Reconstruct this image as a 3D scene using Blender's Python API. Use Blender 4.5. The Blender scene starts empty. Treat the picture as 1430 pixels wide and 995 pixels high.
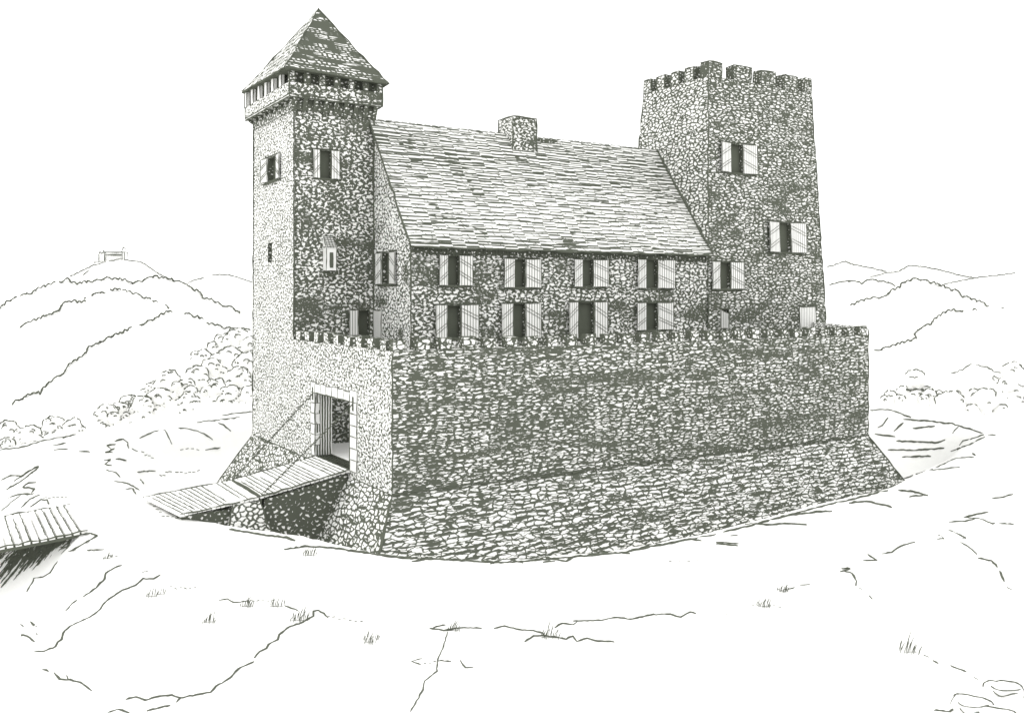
import bpy, math, random
from mathutils import Vector, noise
from mathutils.bvhtree import BVHTree
random.seed(7)
S = bpy.context.scene; C = S.collection
W0, H0, F, HOR, CX = 1430.0, 995.0, 1288.0, 412.0, 715.0
CAMZ = 9.78
OX, OY = -5.83, 45.0
RX, RY = 0.848, 0.530            # castle axis a (front face runs along it); axis b is (-RY, RX)

def P(a, b, z): return Vector((OX + RX*a - RY*b, OY + RY*a + RX*b, z))
def on_front(u, v, B):           # pixel of the drawing -> (a, z) on the plane b = B
    k = (u-CX)/F
    a = (k*(OY+RX*B) - (OX-RY*B)) / (RX - RY*k)
    return a, CAMZ - (v-HOR)*(OY+RY*a+RX*B)/F
def on_side(u, v, A):            # pixel -> (b, z) on the plane a = A
    k = (u-CX)/F
    b = ((OX+RX*A) - k*(OY+RY*A)) / (RY + RX*k)
    return b, CAMZ - (v-HOR)*(OY+RY*A+RX*b)/F
def at(u, v, Y): return Vector(((u-CX)/F*Y, Y, CAMZ-(v-HOR)*Y/F))

# ------------------------------------------------------------------ materials
INK = (0.104, 0.113, 0.091, 1); PAPER = (0.86, 0.86, 0.845, 1)
def new_mat(name):
    m = bpy.data.materials.new(name); m.use_nodes = True
    nt = m.node_tree; nt.nodes.clear()
    out = nt.nodes.new('ShaderNodeOutputMaterial'); d = nt.nodes.new('ShaderNodeBsdfPrincipled')
    d.inputs['Roughness'].default_value = 1; d.inputs['Specular IOR Level'].default_value = 0.0
    nt.links.new(d.outputs[0], out.inputs[0])
    return m, nt, d
class NT:
    def __init__(s, nt): s.nt = nt
    def n(s, t, **k):
        x = s.nt.nodes.new(t)
        for a, b in k.items():
            if a.startswith('i_'): x.inputs[int(a[2:])].default_value = b
            else: setattr(x, a, b)
        return x
    def l(s, a, b): s.nt.links.new(a, b)
    def val(s, x, sock):
        if isinstance(x, (int, float)): sock.default_value = x
        else: s.l(x, sock)
    def math(s, op, a, b=0.0, c=None):
        x = s.n('ShaderNodeMath', operation=op); s.val(a, x.inputs[0]); s.val(b, x.inputs[1])
        if c is not None: s.val(c, x.inputs[2])
        return x.outputs[0]
    def uv(s, sx=1, sy=1, off=(0, 0)):
        t = s.n('ShaderNodeUVMap'); m = s.n('ShaderNodeMapping')
        m.inputs['Scale'].default_value = (sx, sy, 1); m.inputs['Location'].default_value = (off[0], off[1], 0)
        s.l(t.outputs[0], m.inputs[0]); return m.outputs[0]
    def noise(s, vec, scale, detail=2, rough=.5):
        x = s.n('ShaderNodeTexNoise', noise_dimensions='2D'); x.inputs['Scale'].default_value = scale
        x.inputs['Detail'].default_value = detail; x.inputs['Roughness'].default_value = rough
        s.l(vec, x.inputs['Vector']); return x
    def warp(s, vec, scale, amp):
        nz = s.noise(vec, scale, 2)
        a = s.n('ShaderNodeVectorMath', operation='SUBTRACT'); s.l(nz.outputs['Color'], a.inputs[0]); a.inputs[1].default_value = (.5, .5, .5)
        b = s.n('ShaderNodeVectorMath', operation='SCALE'); s.l(a.outputs[0], b.inputs[0]); b.inputs['Scale'].default_value = amp
        c = s.n('ShaderNodeVectorMath', operation='ADD'); s.l(vec, c.inputs[0]); s.l(b.outputs[0], c.inputs[1])
        return c.outputs[0]
    def step(s, x, t, soft):       # 0 below t, 1 above
        lo = s.math('SUBTRACT', t, soft); hi = s.math('ADD', t, soft)
        m = s.n('ShaderNodeMapRange', interpolation_type='SMOOTHSTEP')
        s.l(x, m.inputs[0]) if not isinstance(x, float) else None
        s.val(lo, m.inputs[1]); s.val(hi, m.inputs[2]); return m.outputs[0]
    def mixcol(s, f, d, dark=INK, light=PAPER):
        m = s.n('ShaderNodeMix', data_type='RGBA'); s.l(f, m.inputs[0])
        m.inputs[6].default_value = dark; m.inputs[7].default_value = light
        s.l(m.outputs[2], d.inputs['Base Color'])

def masonry(name, w, h, t, amp=.08, warp=.5, rnd=1.0, gaps=0.0, streak=0.0, patch=0.0, big=.35, off=(0, 0), beds=0.0, pst=(.22, .5), rows=0.0, rt=.2):
    """rubble or coursed stone: dark joints round pale stones; gaps breaks the joints, streak adds long bed joints, patch darker noise areas"""
    m, nt, d = new_mat(name); g = NT(nt)
    base = g.uv(1, 1, off)
    sc = g.uv(1/w, 1/h, off)
    v = g.warp(sc, 1.1, warp)
    v = g.warp(v, 3.5, warp*.28)
    vo = g.n('ShaderNodeTexVoronoi', feature='DISTANCE_TO_EDGE', voronoi_dimensions='2D')
    vo.inputs['Scale'].default_value = 1; vo.inputs['Randomness'].default_value = rnd
    g.l(v, vo.inputs['Vector'])
    nb = g.noise(base, big, 3, .6).outputs[0]
    nf = g.noise(sc, 1.7, 2).outputs[0]
    th = g.math('ADD', t, g.math('MULTIPLY', g.math('SUBTRACT', nb, .5), amp*2))
    th = g.math('ADD', th, g.math('MULTIPLY', g.math('SUBTRACT', nf, .5), amp*2.2))
    white = g.step(vo.outputs['Distance'], th, .03)
    if gaps:
        ng = g.noise(g.warp(sc, 2, .6), 1.9, 1).outputs[0]
        white = g.math('MAXIMUM', white, g.step(ng, gaps, .02))
    if streak:
        st = g.noise(g.uv(.55/w, 1.1/h, (3.1, 7.7)), 1.0, 2).outputs[0]
        white = g.math('MULTIPLY', white, g.math('SUBTRACT', 1.0, g.step(st, 1-streak, .02)))
    if beds:      # wandering bed-joint lines
        bn = g.noise(g.warp(g.uv(.30/w, .62/h, (4.4, off[0])), 1.5, .25), 1.0, 2).outputs[0]
        fr = g.math('FRACT', g.math('MULTIPLY', bn, 5.0)); bd = g.math('ABSOLUTE', g.math('SUBTRACT', fr, .5))
        bw = g.math('MULTIPLY', g.noise(sc, .8, 1).outputs[0], beds*2)
        white = g.math('MULTIPLY', white, g.step(bd, bw, .035))
    if rows:      # wobbly course lines of very uneven thickness
        rv = g.warp(g.warp(g.uv(1, 1, off), .8, .42), 3.2, .10); rs = g.n('ShaderNodeSeparateXYZ'); g.l(rv, rs.inputs[0])
        ry = g.math('ABSOLUTE', g.math('SUBTRACT', g.math('FRACT', g.math('DIVIDE', rs.outputs[1], rows)), .5))
        rw = g.math('MULTIPLY', g.math('SUBTRACT', g.noise(g.uv(.55/w, .9/h, (6, 6)), 1.0, 2).outputs[0], .36), rt*4)
        white = g.math('MULTIPLY', white, g.step(ry, g.math('MAXIMUM', rw, -.2), .06))
    if patch:
        pn = g.noise(g.uv(*pst, (9, 2)), 1.0, 4, .65).outputs[0]
        pk = g.noise(sc, 2.6, 1).outputs[0]
        pp = g.math('MULTIPLY', g.step(pn, 1-patch, .05), g.step(pk, .38, .05))
        white = g.math('MULTIPLY', white, g.math('SUBTRACT', 1.0, pp))
    g.mixcol(white, d); return m

def courses(name, w, h, thick, wob=.25, dark=.0, joint=.05, soft=.02, slant=0.0, patchy=.0):
    """roof tiles: wobbly course lines with short butt joints"""
    m, nt, d = new_mat(name); g = NT(nt)
    v = g.uv(1/w, 1/h)
    low = g.uv(.25/w, .9/h)
    v = g.warp(v, .7, wob)
    sp = g.n('ShaderNodeSeparateXYZ'); g.l(v, sp.inputs[0])
    n1 = g.noise(low, 1.2, 3).outputs[0]
    y = g.math('ADD', sp.outputs[1], g.math('MULTIPLY', n1, wob*1.6))
    fy = g.math('FRACT', y); row = g.math('FLOOR', y)
    tn = g.noise(g.uv(.6/w, 1.4/h, (5, 1)), 1.3, 2).outputs[0]
    th = g.math('ADD', thick, g.math('MULTIPLY', g.math('SUBTRACT', tn, .5), thick*1.3))
    white = g.step(fy, th, .07)
    x = g.math('ADD', g.math('ADD', sp.outputs[0], g.math('MULTIPLY', row, 0.377)), g.math('MULTIPLY', fy, slant))
    wn = g.n('ShaderNodeTexWhiteNoise', noise_dimensions='2D')
    cb = g.n('ShaderNodeCombineXYZ'); g.l(g.math('FLOOR', x), cb.inputs[0]); g.l(row, cb.inputs[1]); g.l(cb.outputs[0], wn.inputs[0])
    fx = g.math('FRACT', x)
    jt = g.math('MULTIPLY', g.math('GREATER_THAN', wn.outputs[0], .25), joint)
    white = g.math('MULTIPLY', white, g.step(fx, jt, .03))
    if patchy:
        pn = g.noise(g.uv(.35, 1.6, (2, 5)), 1.0, 3, .6).outputs[0]
        white = g.math('MULTIPLY', white, g.math('SUBTRACT', 1.0, g.step(pn, 1-patchy, .02)))
    g.mixcol(white, d); return m

def planks(name, w, thick, wob=.05, breaks=.0, axis=0, dark=INK):
    m, nt, d = new_mat(name); g = NT(nt)
    v = g.warp(g.uv(1, 1), 1.5, wob)
    sp = g.n('ShaderNodeSeparateXYZ'); g.l(v, sp.inputs[0])
    x = g.math('FRACT', g.math('DIVIDE', sp.outputs[axis], w))
    white = g.step(x, thick, .06)
    if breaks:
        nz = g.noise(g.uv(3, 3), 1, 2).outputs[0]
        white = g.math('MAXIMUM', white, g.step(nz, breaks, .02))
    g.mixcol(white, d, dark); return m

def flat(name, col):
    m, nt, d = new_mat(name); g = NT(nt)
    nz = g.noise(g.uv(1, 1), 1.3, 4).outputs[0]
    c2 = (min(col[0]*1.12, .88), min(col[1]*1.12, .88), min(col[2]*1.12, .87), 1)
    g.mixcol(nz, d, col, c2); return m

M = dict(
    ink=flat('dark_line', INK), paper=flat('chalk_ground', (.83, .83, .815, 1)),
    light=masonry('small_lit_rubble', .36, .22, .195, .09, 1.0, gaps=.56),  # paler ink for the left faces: their light put into the pattern
    mid=masonry('round_shaded_rubble', .38, .25, .265, .13, 1.0, gaps=.65, patch=.42, off=(3, 1)),  # denser ink for right-hand faces: their shade put into the pattern
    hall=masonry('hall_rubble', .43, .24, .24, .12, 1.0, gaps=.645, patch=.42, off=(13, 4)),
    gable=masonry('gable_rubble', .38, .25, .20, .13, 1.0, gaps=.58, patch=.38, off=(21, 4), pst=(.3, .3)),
    coursed=masonry('coursed_shaded_rubble', .52, .18, .19, .10, .8, rnd=.9, gaps=.68, streak=.42, patch=.40, off=(1, 9), beds=.05, pst=(.13, .9), rows=.23, rt=.16),  # dense ink on the curtain front: shade put into the stone
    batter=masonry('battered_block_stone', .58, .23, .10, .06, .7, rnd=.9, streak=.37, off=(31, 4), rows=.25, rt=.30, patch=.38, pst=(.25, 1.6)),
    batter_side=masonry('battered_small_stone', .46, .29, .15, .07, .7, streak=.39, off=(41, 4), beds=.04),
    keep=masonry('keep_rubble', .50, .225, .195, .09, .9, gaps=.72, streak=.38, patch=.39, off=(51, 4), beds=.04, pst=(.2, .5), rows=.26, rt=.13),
    keep_side=masonry('keep_side_rubble', .44, .25, .17, .07, .9, streak=.34, off=(61, 4), beds=.03),  # left face inked paler than the front: light put into the stone
    shade_ink=masonry('inked_shade_rubble', .30, .22, .345, .10, .8, off=(71, 4)),  # dense ink standing for shade: recesses, turned-away sides, undersides
    pier=masonry('pier_rubble', .34, .26, .14, .05, .8, off=(81, 4)),
    tiles=courses('roof_tiles', 1.25, .31, .46, .15, joint=.055, slant=.2, patchy=.35),
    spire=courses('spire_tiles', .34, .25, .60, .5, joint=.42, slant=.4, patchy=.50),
    spire_side=courses('spire_side_tiles', .26, .60, .30, .7, joint=.46, slant=1.0),  # left slope inked paler than the right: light put into the tiles
    shutter=planks('shutter_planks', .19, .21, .01),
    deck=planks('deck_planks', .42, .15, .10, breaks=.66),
    hatch=planks('inked_shade_hatching', .16, .62, .06),  # gate reveal hatched dark, its shade put into the colour
    white=flat('pale_dressed_stone', (.84, .84, .825, 1)),
)

# ------------------------------------------------------------------ mesh builder
class MB:
    def __init__(s): s.v = []; s.f = []; s.m = []; s.mats = []
    def mi(s, m):
        m = M[m] if isinstance(m, str) else m
        if m not in s.mats: s.mats.append(m)
        return s.mats.index(m)
    def face(s, pts, m):
        i = len(s.v); s.v += [Vector(p) for p in pts]; s.f.append(tuple(range(i, i+len(pts)))); s.m.append(s.mi(m))
    def mesh(s, vs, fs, m):
        i = len(s.v); s.v += [Vector(p) for p in vs]; k = s.mi(m)
        for f in fs: s.f.append(tuple(i+j for j in f)); s.m.append(k)
    def box(s, a0, a1, b0, b1, z0, z1, m, side=None, top=None, edges=0.0, jit=0.0, fr=P):
        """box in castle axes; m is the a-facing-front material, side the one of the a = const faces"""
        side = side or m; top = top or m
        j = lambda: random.uniform(-jit, jit)
        q = [[[fr(x+j(), y+j(), z+j()) for z in (z0, z1)] for y in (b0, b1)] for x in (a0, a1)]
        F_ = s.face
        F_([q[0][0][0], q[1][0][0], q[1][0][1], q[0][0][1]], m); F_([q[1][1][0], q[0][1][0], q[0][1][1], q[1][1][1]], m)
        F_([q[0][1][0], q[0][0][0], q[0][0][1], q[0][1][1]], side); F_([q[1][0][0], q[1][1][0], q[1][1][1], q[1][0][1]], side)
        F_([q[0][0][1], q[1][0][1], q[1][1][1], q[0][1][1]], top); F_([q[0][1][0], q[1][1][0], q[1][0][0], q[0][0][0]], top)
        if edges:
            c = [q[i][j_][k] for i in (0, 1) for j_ in (0, 1) for k in (0, 1)]
            for x, y in ((0,1),(2,3),(4,5),(6,7),(0,4),(1,5),(2,6),(3,7),(0,2),(1,3),(4,6),(5,7)):
                s.line([c[x], c[y]], edges)
    def line(s, pts, r, m='ink', wob=None, seg=None, n=5, taper=True):
        """a hand-drawn line as a thin tube, resampled and slightly unsteady"""
        pts = [Vector(p) for p in pts]
        L = sum((pts[i+1]-pts[i]).length for i in range(len(pts)-1))
        if L < 1e-6: return
        seg = seg or max(r*9, L/60); wob = r*.45 if wob is None else wob
        out = []
        for i in range(len(pts)-1):
            k = max(1, int((pts[i+1]-pts[i]).length/seg))
            out += [pts[i].lerp(pts[i+1], t/k) for t in range(k)]
        out.append(pts[-1])
        q = [p + Vector([random.uniform(-wob, wob) for _ in range(3)]) for p in out]
        vs = []; fs = []
        for i, p in enumerate(q):
            d = (q[min(i+1, len(q)-1)]-q[max(i-1, 0)])
            if d.length < 1e-9: d = Vector((1, 0, 0))
            d.normalize(); up = Vector((0, 0, 1)) if abs(d.z) < .9 else Vector((1, 0, 0))
            e1 = d.cross(up).normalized(); e2 = d.cross(e1)
            rr = r*random.uniform(.65, 1.25)*(.5 if taper and i in (0, len(q)-1) else 1)
            for t in range(n):
                an = 2*math.pi*t/n; vs.append(p+(e1*math.cos(an)+e2*math.sin(an))*rr)
        for i in range(len(q)-1):
            for t in range(n):
                fs.append((i*n+t, i*n+(t+1) % n, (i+1)*n+(t+1) % n, (i+1)*n+t))
        fs.append(tuple(range(n))[::-1]); fs.append(tuple(range((len(q)-1)*n, len(q)*n)))
        s.mesh(vs, fs, m)
    def build(s, name, parent=None, smooth=False, keepz=False):
        me = bpy.data.meshes.new(name)
        off = Vector((0, 0, 0)); p = parent
        while p is not None: off += p.location; p = p.parent
        me.from_pydata([v-off for v in s.v], [], s.f)
        for m in s.mats: me.materials.append(m)
        me.polygons.foreach_set('material_index', s.m)
        uvl = me.uv_layers.new(name='UVMap'); me.update()
        for pl in me.polygons:
            n = pl.normal
            if abs(n.z) > .93: t = Vector((RX, RY, 0)); b = Vector((-RY, RX, 0))
            else:
                t = Vector((0, 0, 1)).cross(n).normalized(); b = n.cross(t)
            for li in pl.loop_indices:
                co = s.v[me.loops[li].vertex_index]
                uvl.data[li].uv = (co.dot(t), co.dot(b))
            pl.use_smooth = smooth
        o = bpy.data.objects.new(name, me); C.objects.link(o)
        if parent is not None: o.parent = parent
        return o

def tag(o, label=None, cat=None, group=None, kind=None):
    if label: o['label'] = label
    if cat: o['category'] = cat
    if group: o['group'] = group
    if kind: o['kind'] = kind
    return o
def thing(name, loc, label, cat, group=None):
    e = bpy.data.objects.new(name, None); C.objects.link(e); e.location = loc; e.empty_display_size = .3
    return tag(e, label, cat, group)

def wall(mb, fn, s0, s1, z0, z1, m, holes=(), depth=.35, reveal='shade_ink', outer=True, step=2.0, rough=.0):
    """one wall face fn(s, z, inward) with real openings: cells outside the holes, reveals going in by depth"""
    ss = sorted(set([s0, s1]+[x for h in holes for x in (h[0], h[1])])); zs = sorted(set([z0, z1]+[x for h in holes for x in (h[2], h[3])]))
    def sub(L):
        o = []
        for i in range(len(L)-1):
            k = max(1, int((L[i+1]-L[i])/step)); o += [L[i]+(L[i+1]-L[i])*t/k for t in range(k)]
        return o+[L[-1]]
    ss, zs = sub(ss), sub(zs)
    for i in range(len(ss)-1):
        for j in range(len(zs)-1):
            cs, cz = (ss[i]+ss[i+1])/2, (zs[j]+zs[j+1])/2
            if any(h[0] < cs < h[1] and h[2] < cz < h[3] for h in holes): continue
            mb.face([fn(ss[i], zs[j], 0), fn(ss[i+1], zs[j], 0), fn(ss[i+1], zs[j+1], 0), fn(ss[i], zs[j+1], 0)], m)
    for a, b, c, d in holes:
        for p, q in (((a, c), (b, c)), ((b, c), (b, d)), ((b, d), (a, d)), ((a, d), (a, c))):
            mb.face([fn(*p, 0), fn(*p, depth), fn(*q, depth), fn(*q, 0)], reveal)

def window(parent, fn, L, s0, s1, R, z0, z1, depth=.35, left=True, right=True, brace=True, ang=.16, sill=True):
    """dark opening with a thin frame, plus two plank shutters folded back on the wall; L and R are the shutters' outer ends"""
    mb = MB()
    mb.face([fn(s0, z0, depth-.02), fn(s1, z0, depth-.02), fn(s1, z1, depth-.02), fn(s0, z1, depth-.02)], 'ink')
    fr = .05
    for p, q in (((s0, z0), (s1, z0)), ((s1, z0), (s1, z1)), ((s1, z1), (s0, z1)), ((s0, z1), (s0, z0))):
        mb.line([fn(*p, -.01), fn(*q, -.01)], fr)
    if sill:
        mb.line([fn(L-.1 if left else s0-.1, z0-.10, -.06), fn(R+.1 if right else s1+.1, z0-.10, -.06)], .07)
        mb.line([fn(L-.05 if left else s0-.1, z1+.08, -.04), fn(R+.05 if right else s1+.1, z1+.08, -.04)], .04)
    w = mb.build('window', parent)
    for k, (h, e, on) in enumerate(((s0, L, left), (s1, R, right))):
        if not on or abs(e-h) < .05: continue
        sg = 1 if e > h else -1; sw = abs(e-h); c, sn = math.cos(ang), math.sin(ang)
        def g(t, z, d): return fn(h+sg*(t*c), z, -.04-t*sn-d)
        sb = MB(); zb, zt = z0-.02, z1+.02
        for (d0, mm, fl) in ((.05, 'shutter', 0), (0, 'shutter', 1)):
            q = [g(0, zb, d0), g(sw, zb, d0), g(sw, zt, d0), g(0, zt, d0)]
            sb.face(q[::-1] if (fl ^ (sg < 0)) else q, mm)
        for (t0, y0), (t1, y1) in (((0, zb), (sw, zb)), ((sw, zb), (sw, zt)), ((sw, zt), (0, zt)), ((0, zt), (0, zb))):
            sb.face([g(t0, y0, 0), g(t1, y1, 0), g(t1, y1, .05), g(t0, y0, .05)], 'white')
            sb.line([g(t0, y0, .055), g(t1, y1, .055)], .026)
        if brace:
            hh = zt-zb
            for y in (.12, .55):
                for dy in (0, .16):
                    sb.line([g(.02, zb+hh*(y+dy*.6)+hh*.26, .07), g(sw-.02, zb+hh*(y+dy*.6), .07)], .017)
        sb.build('shutter', w)
    return w

# ------------------------------------------------------------------ terrain
ZP = -1.2
def gp(u, v, z=ZP):
    Y = F*(CAMZ-z)/(v-HOR); return ((u-CX)/F*Y, Y)
RIM = [gp(*p) for p in ((520, 773), (410, 747), (335, 737), (246, 722), (196, 684), (148, 640), (158, 612), (205, 598), (280, 588), (350, 577))] + \
      [(0, 100), (22, 100)] + [gp(*p) for p in ((1215, 573), (1330, 590), (1375, 606), (1340, 638), (1300, 656), (1258, 679), (1150, 703), (1000, 743), (870, 768), (700, 783), (600, 781))]
OUT = [gp(*p) for p in ((205, 820), (120, 743), (92, 704), (57, 651), (0, 628), (90, 610), (215, 584), (345, 563))] + [(-10, 108), (25, 108)] + \
      [gp(*p) for p in ((1220, 561), (1320, 575), (1410, 587))] + [(50, 66)] + [gp(*p) for p in ((1410, 700), (1330, 737), (1180, 797), (1090, 822), (960, 856), (770, 880), (600, 877), (440, 852), (330, 836))]
def sdist(x, y, poly):
    inside = False; best = 1e9; n = len(poly)
    for i in range(n):
        x1, y1 = poly[i]; x2, y2 = poly[(i+1) % n]
        if (y1 > y) != (y2 > y) and x < (x2-x1)*(y-y1)/(y2-y1)+x1: inside = not inside
        dx, dy = x2-x1, y2-y1; t = max(0, min(1, ((x-x1)*dx+(y-y1)*dy)/(dx*dx+dy*dy+1e-12)))
        d = math.hypot(x-x1-t*dx, y-y1-t*dy); best = min(best, d)
    return -best if inside else best
def sm(t): t = max(0, min(1, t)); return t*t*(3-2*t)
def height(x, y):
    if abs(x) > 400 or y > 500 or y < -300:
        return -42.0
    di = sdist(x, y, RIM)
    if di < 0: return ZP - 3.4*sm(-di/4.2)
    do = sdist(x, y, OUT)
    nz = noise.noise(Vector((x*.15, y*.15, 0)))*.25 + noise.noise(Vector((x*.5, y*.5, 3)))*.06
    if do <= 0: return ZP + nz*.35*sm(min(di, -do)/2)
    steep = .16 if y < 40 and x > -17 else .42
    near = min(do, 14); z = ZP - steep*near*sm(do/2.5) + nz*sm(do/3)
    z -= (-.2 if False else .16)*max(0, min(do-14, 180))
    z = max(z, -42)
    # ravine crossed by the second bridge
    cx, cy = gp(40, 760); dd = math.hypot((x-cx)/5.0, (y-cy)/5.0)
    z -= .9*sm(1.2-dd)*sm(do/1.2)
    return z
def axis(lo, hi, c0, c1, fine, grow=1.12):
    L = [c0]; 
    while L[-1] < c1: L.append(L[-1]+fine)
    s = fine
    while L[-1] < hi: s *= grow; L.append(L[-1]+s)
    s = fine; K = [c0]
    while K[0] > lo: s *= grow; K.insert(0, K[0]-s)
    return K[:-1]+L
xs = axis(-4000, 4000, -40, 48, .8); ys = axis(-600, 9000, 24, 104, .8)
tb = MB(); vs = [Vector((x, y, height(x, y))) for y in ys for x in xs]; nx = len(xs)
fs = [(j*nx+i, j*nx+i+1, (j+1)*nx+i+1, (j+1)*nx+i) for j in range(len(ys)-1) for i in range(nx-1)]
tb.mesh(vs, fs, 'paper'); ground = tag(tb.build('ground', smooth=True), kind='structure')
BV = BVHTree.FromPolygons([tuple(v) for v in vs], fs)
CAM = Vector((0, 0, CAMZ))
def hit(u, v):
    d = Vector(((u-CX)/F, 1, -(v-HOR)/F)); r = BV.ray_cast(CAM, d.normalized())
    return r[0]
# boulders at the bottom right are set on the ground before the strokes
def stroke(mb, pts, w=1.7, lift=.35):
    """a line lying on the ground, given where it is seen in the drawing; width w in drawing pixels"""
    w *= 1.5; dense = []
    for i in range(len(pts)-1):
        (x0, y0), (x1, y1) = pts[i], pts[i+1]; k = max(1, int(math.hypot(x1-x0, y1-y0)/4))
        for t in range(k): dense.append((x0+(x1-x0)*t/k+random.uniform(-.5, .5), y0+(y1-y0)*t/k+random.uniform(-.5, .5)))
    dense.append(pts[-1]); q = [hit(*p) for p in dense]; q = [p for p in q if p is not None]
    run = []
    for p in q + [None]:
        if p is None or (run and (p-run[-1]).length > 3+run[-1].y*.10):
            if len(run) > 1:
                r = w/2*run[0].y/F; mb.line([c+Vector((0, 0, r*lift)) for c in run], r, wob=r*.25, seg=r*6)
            run = []
        if p is not None: run.append(p)
def dashes(mb, u0, v0, u1, v1, n, w=1.5, ln=4):
    for i in range(n):
        t = (i+.5)/n; u = u0+(u1-u0)*t; v = v0+(v1-v0)*t+random.uniform(-1.5, 1.5)
        stroke(mb, [(u-ln/2, v+random.uniform(-1, 1)), (u+ln/2, v+random.uniform(-1, 1))], w)

def ground_part(name, label, strokes, w=1.7):  # ink strokes as thin dark tubes
    mb = MB()
    for s_ in strokes:
        if isinstance(s_, tuple) and isinstance(s_[0], (int, float)): dashes(mb, *s_)
        else: stroke(mb, s_, w)
    o = mb.build(name, ground); o['label'] = label; return o

ground_part('ledge_ink_line', 'long broken ink line for the edge of the foreground bank on the left', [
    [(48,910),(62,909),(78,903),(80,896),(86,893),(88,884),(98,874),(125,862),(140,851),(143,845),(152,836),(170,824),(190,817),(200,808),(214,808),(224,802)],
    [(114,834),(128,826),(146,808),(147,800),(160,793),(170,789)], [(92,852),(107,838)]], 2.0)
ground_part('ledge_ink_line', 'winding ink line running down from the grass to the lower left', [
    [(176,976),(190,973),(203,977),(225,971),(240,970),(252,974),(246,980)],[(252,974),(294,966),(302,958),(322,945),(332,934),(355,923)],
    [(355,918),(362,910),(372,905),(375,899),(388,893),(390,886),(405,874),(422,869),(438,860),(437,854),(444,852),(452,856),(458,862)],
    [(150,995),(165,990),(180,995)],[(205,992),(222,988),(238,984)]], 2.0)
ground_part('ledge_ink_line', 'ragged ink line of a ledge at the middle of the foreground', [
    [(800,867),(840,866),(858,862),(880,864),(912,858),(936,857),(950,862),(958,857),(964,854),(972,857)],
    [(733,896),(745,888),(760,887),(790,892),(800,888),(806,895),(820,891),(835,895),(858,896)],
    [(690,877),(705,874),(725,879),(745,880),(758,884),(760,889)],[(600,877),(620,880),(645,876),(673,877)],
    [(606,876),(622,872)],[(775,876),(785,870),(800,872),(806,868)]], 2.0)
ground_part('crack_ink_line', 'thin ink line zigzagging down the middle foreground', [
    [(625,882),(618,905),(611,920),(610,937),(593,950),(591,962),(582,978),(573,993)]], 1.3)
ground_part('crack_ink_line', 'short ink lines beside the central zigzag line', [
    [(575,923),(590,919)],[(575,923),(588,928)],[(612,922),(630,923)],[(643,922),(650,932),(661,931)],(590,925,610,924,3)], 1.5)
ground_part('ledge_ink_line', 'angular ink lines on the right of the foreground', [
    [(1232,773),(1245,771),(1258,762),(1277,757)],[(1205,783),(1224,782),(1212,774)],[(1174,798),(1187,794),(1175,794)],
    [(1178,797),(1190,800),(1196,812),(1195,818)],[(1198,820),(1204,823)],[(1214,832),(1218,836)],
    [(1308,753),(1318,752),(1310,747)],[(1325,740),(1348,751),(1334,753),(1350,762),(1364,774)],[(1366,779),(1385,783),(1393,792)],
    [(1396,796),(1402,812)],[(1406,820),(1413,823)],[(1325,729),(1348,728),(1362,724)],[(1346,722),(1380,715)],[(1346,722),(1370,725),(1385,731),(1415,732)],
    [(1385,696),(1400,694),(1415,690)]], 2.0)
ground_part('ledge_ink_line', 'broken ink dashes along the lower right bank', [
    [(1290,914),(1297,917)],[(1303,922),(1310,926)],[(1327,929),(1350,938)],[(1359,945),(1365,948)],[(1304,991),(1326,993),(1333,988)]], 1.8)
ground_part('path_edge_line', 'dotted ink line for the outer edge of the ring path', [
    (236,821,275,821,6),(284,864,0,0,0) if False else (350,838,384,839,5),(455,861,508,868,7),(150,776,166,779,2),(198,797,206,799,2),
    [(305,838),(318,836),(326,841),(345,839)],[(398,846),(412,850),(417,853)],[(122,768),(145,767)],(1020,858,1010,857,1),
    (1084,824,1100,824,3),[(1101,822),(1110,820)],[(1118,817),(1132,815)],(1048,846,1092,846,6),
    [(1000,757),(1032,759)],[(1155,751),(1180,749)] if False else [(1020,748),(1030,747)]], 1.6)
ground_part('path_edge_line', 'sketchy line of the ditch edge before the castle', [
    [(270,725),(300,727),(322,731)],[(320,739),(350,744),(368,747),(400,751),(412,755)],[(397,767),(430,763),(470,766),(520,773),(560,779),(590,779)],
    [(575,784),(600,780),(640,775),(660,778),(690,787)],[(685,787),(705,780),(730,786)],[(745,782),(765,779),(790,784),(800,778),(820,776)],
    [(758,785),(775,783)],[(820,775),(850,771),(880,773)],[(880,770),(905,763),(930,760),(960,753),(980,755)],[(1000,759),(1030,762)],
    [(1040,732),(1070,733),(1100,731),(1127,733)],[(1085,722),(1140,715),(1162,714)],
    [(1185,703),(1210,700),(1237,706),(1245,709)],[(1255,685),(1275,687),(1296,692)],[(1270,694),(1288,692)],(930,784,980,782,4), [(540,776),(575,780),(610,781),(650,783),(700,786),(740,783),(790,779),(830,775),(868,772),(900,766),(950,756),(1000,746)], [(1010,743),(1050,734),(1095,721),(1130,712),(1160,704),(1195,696),(1240,685)]], 2.6)
ground_part('path_edge_line', 'ink line for the far edge of the ring path left of the castle', [
    [(0,628),(30,625),(45,620),(60,616),(78,612),(100,609)],[(88,612),(110,605),(130,595),(150,592),(185,590)],
    [(157,592),(190,586),(212,583)],[(222,575),(240,570),(270,567),(300,566),(320,562)],[(228,574),(250,573)],[(328,560),(350,560)],
    [(275,590),(300,587),(335,583)],[(310,580),(352,575)],[(298,588),(312,594),(322,602)],[(110,631),(126,631)],[(54,651),(40,658),(20,672)],
    [(74,622),(92,619)],[(75,628),(95,627)]], 1.8)
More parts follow.
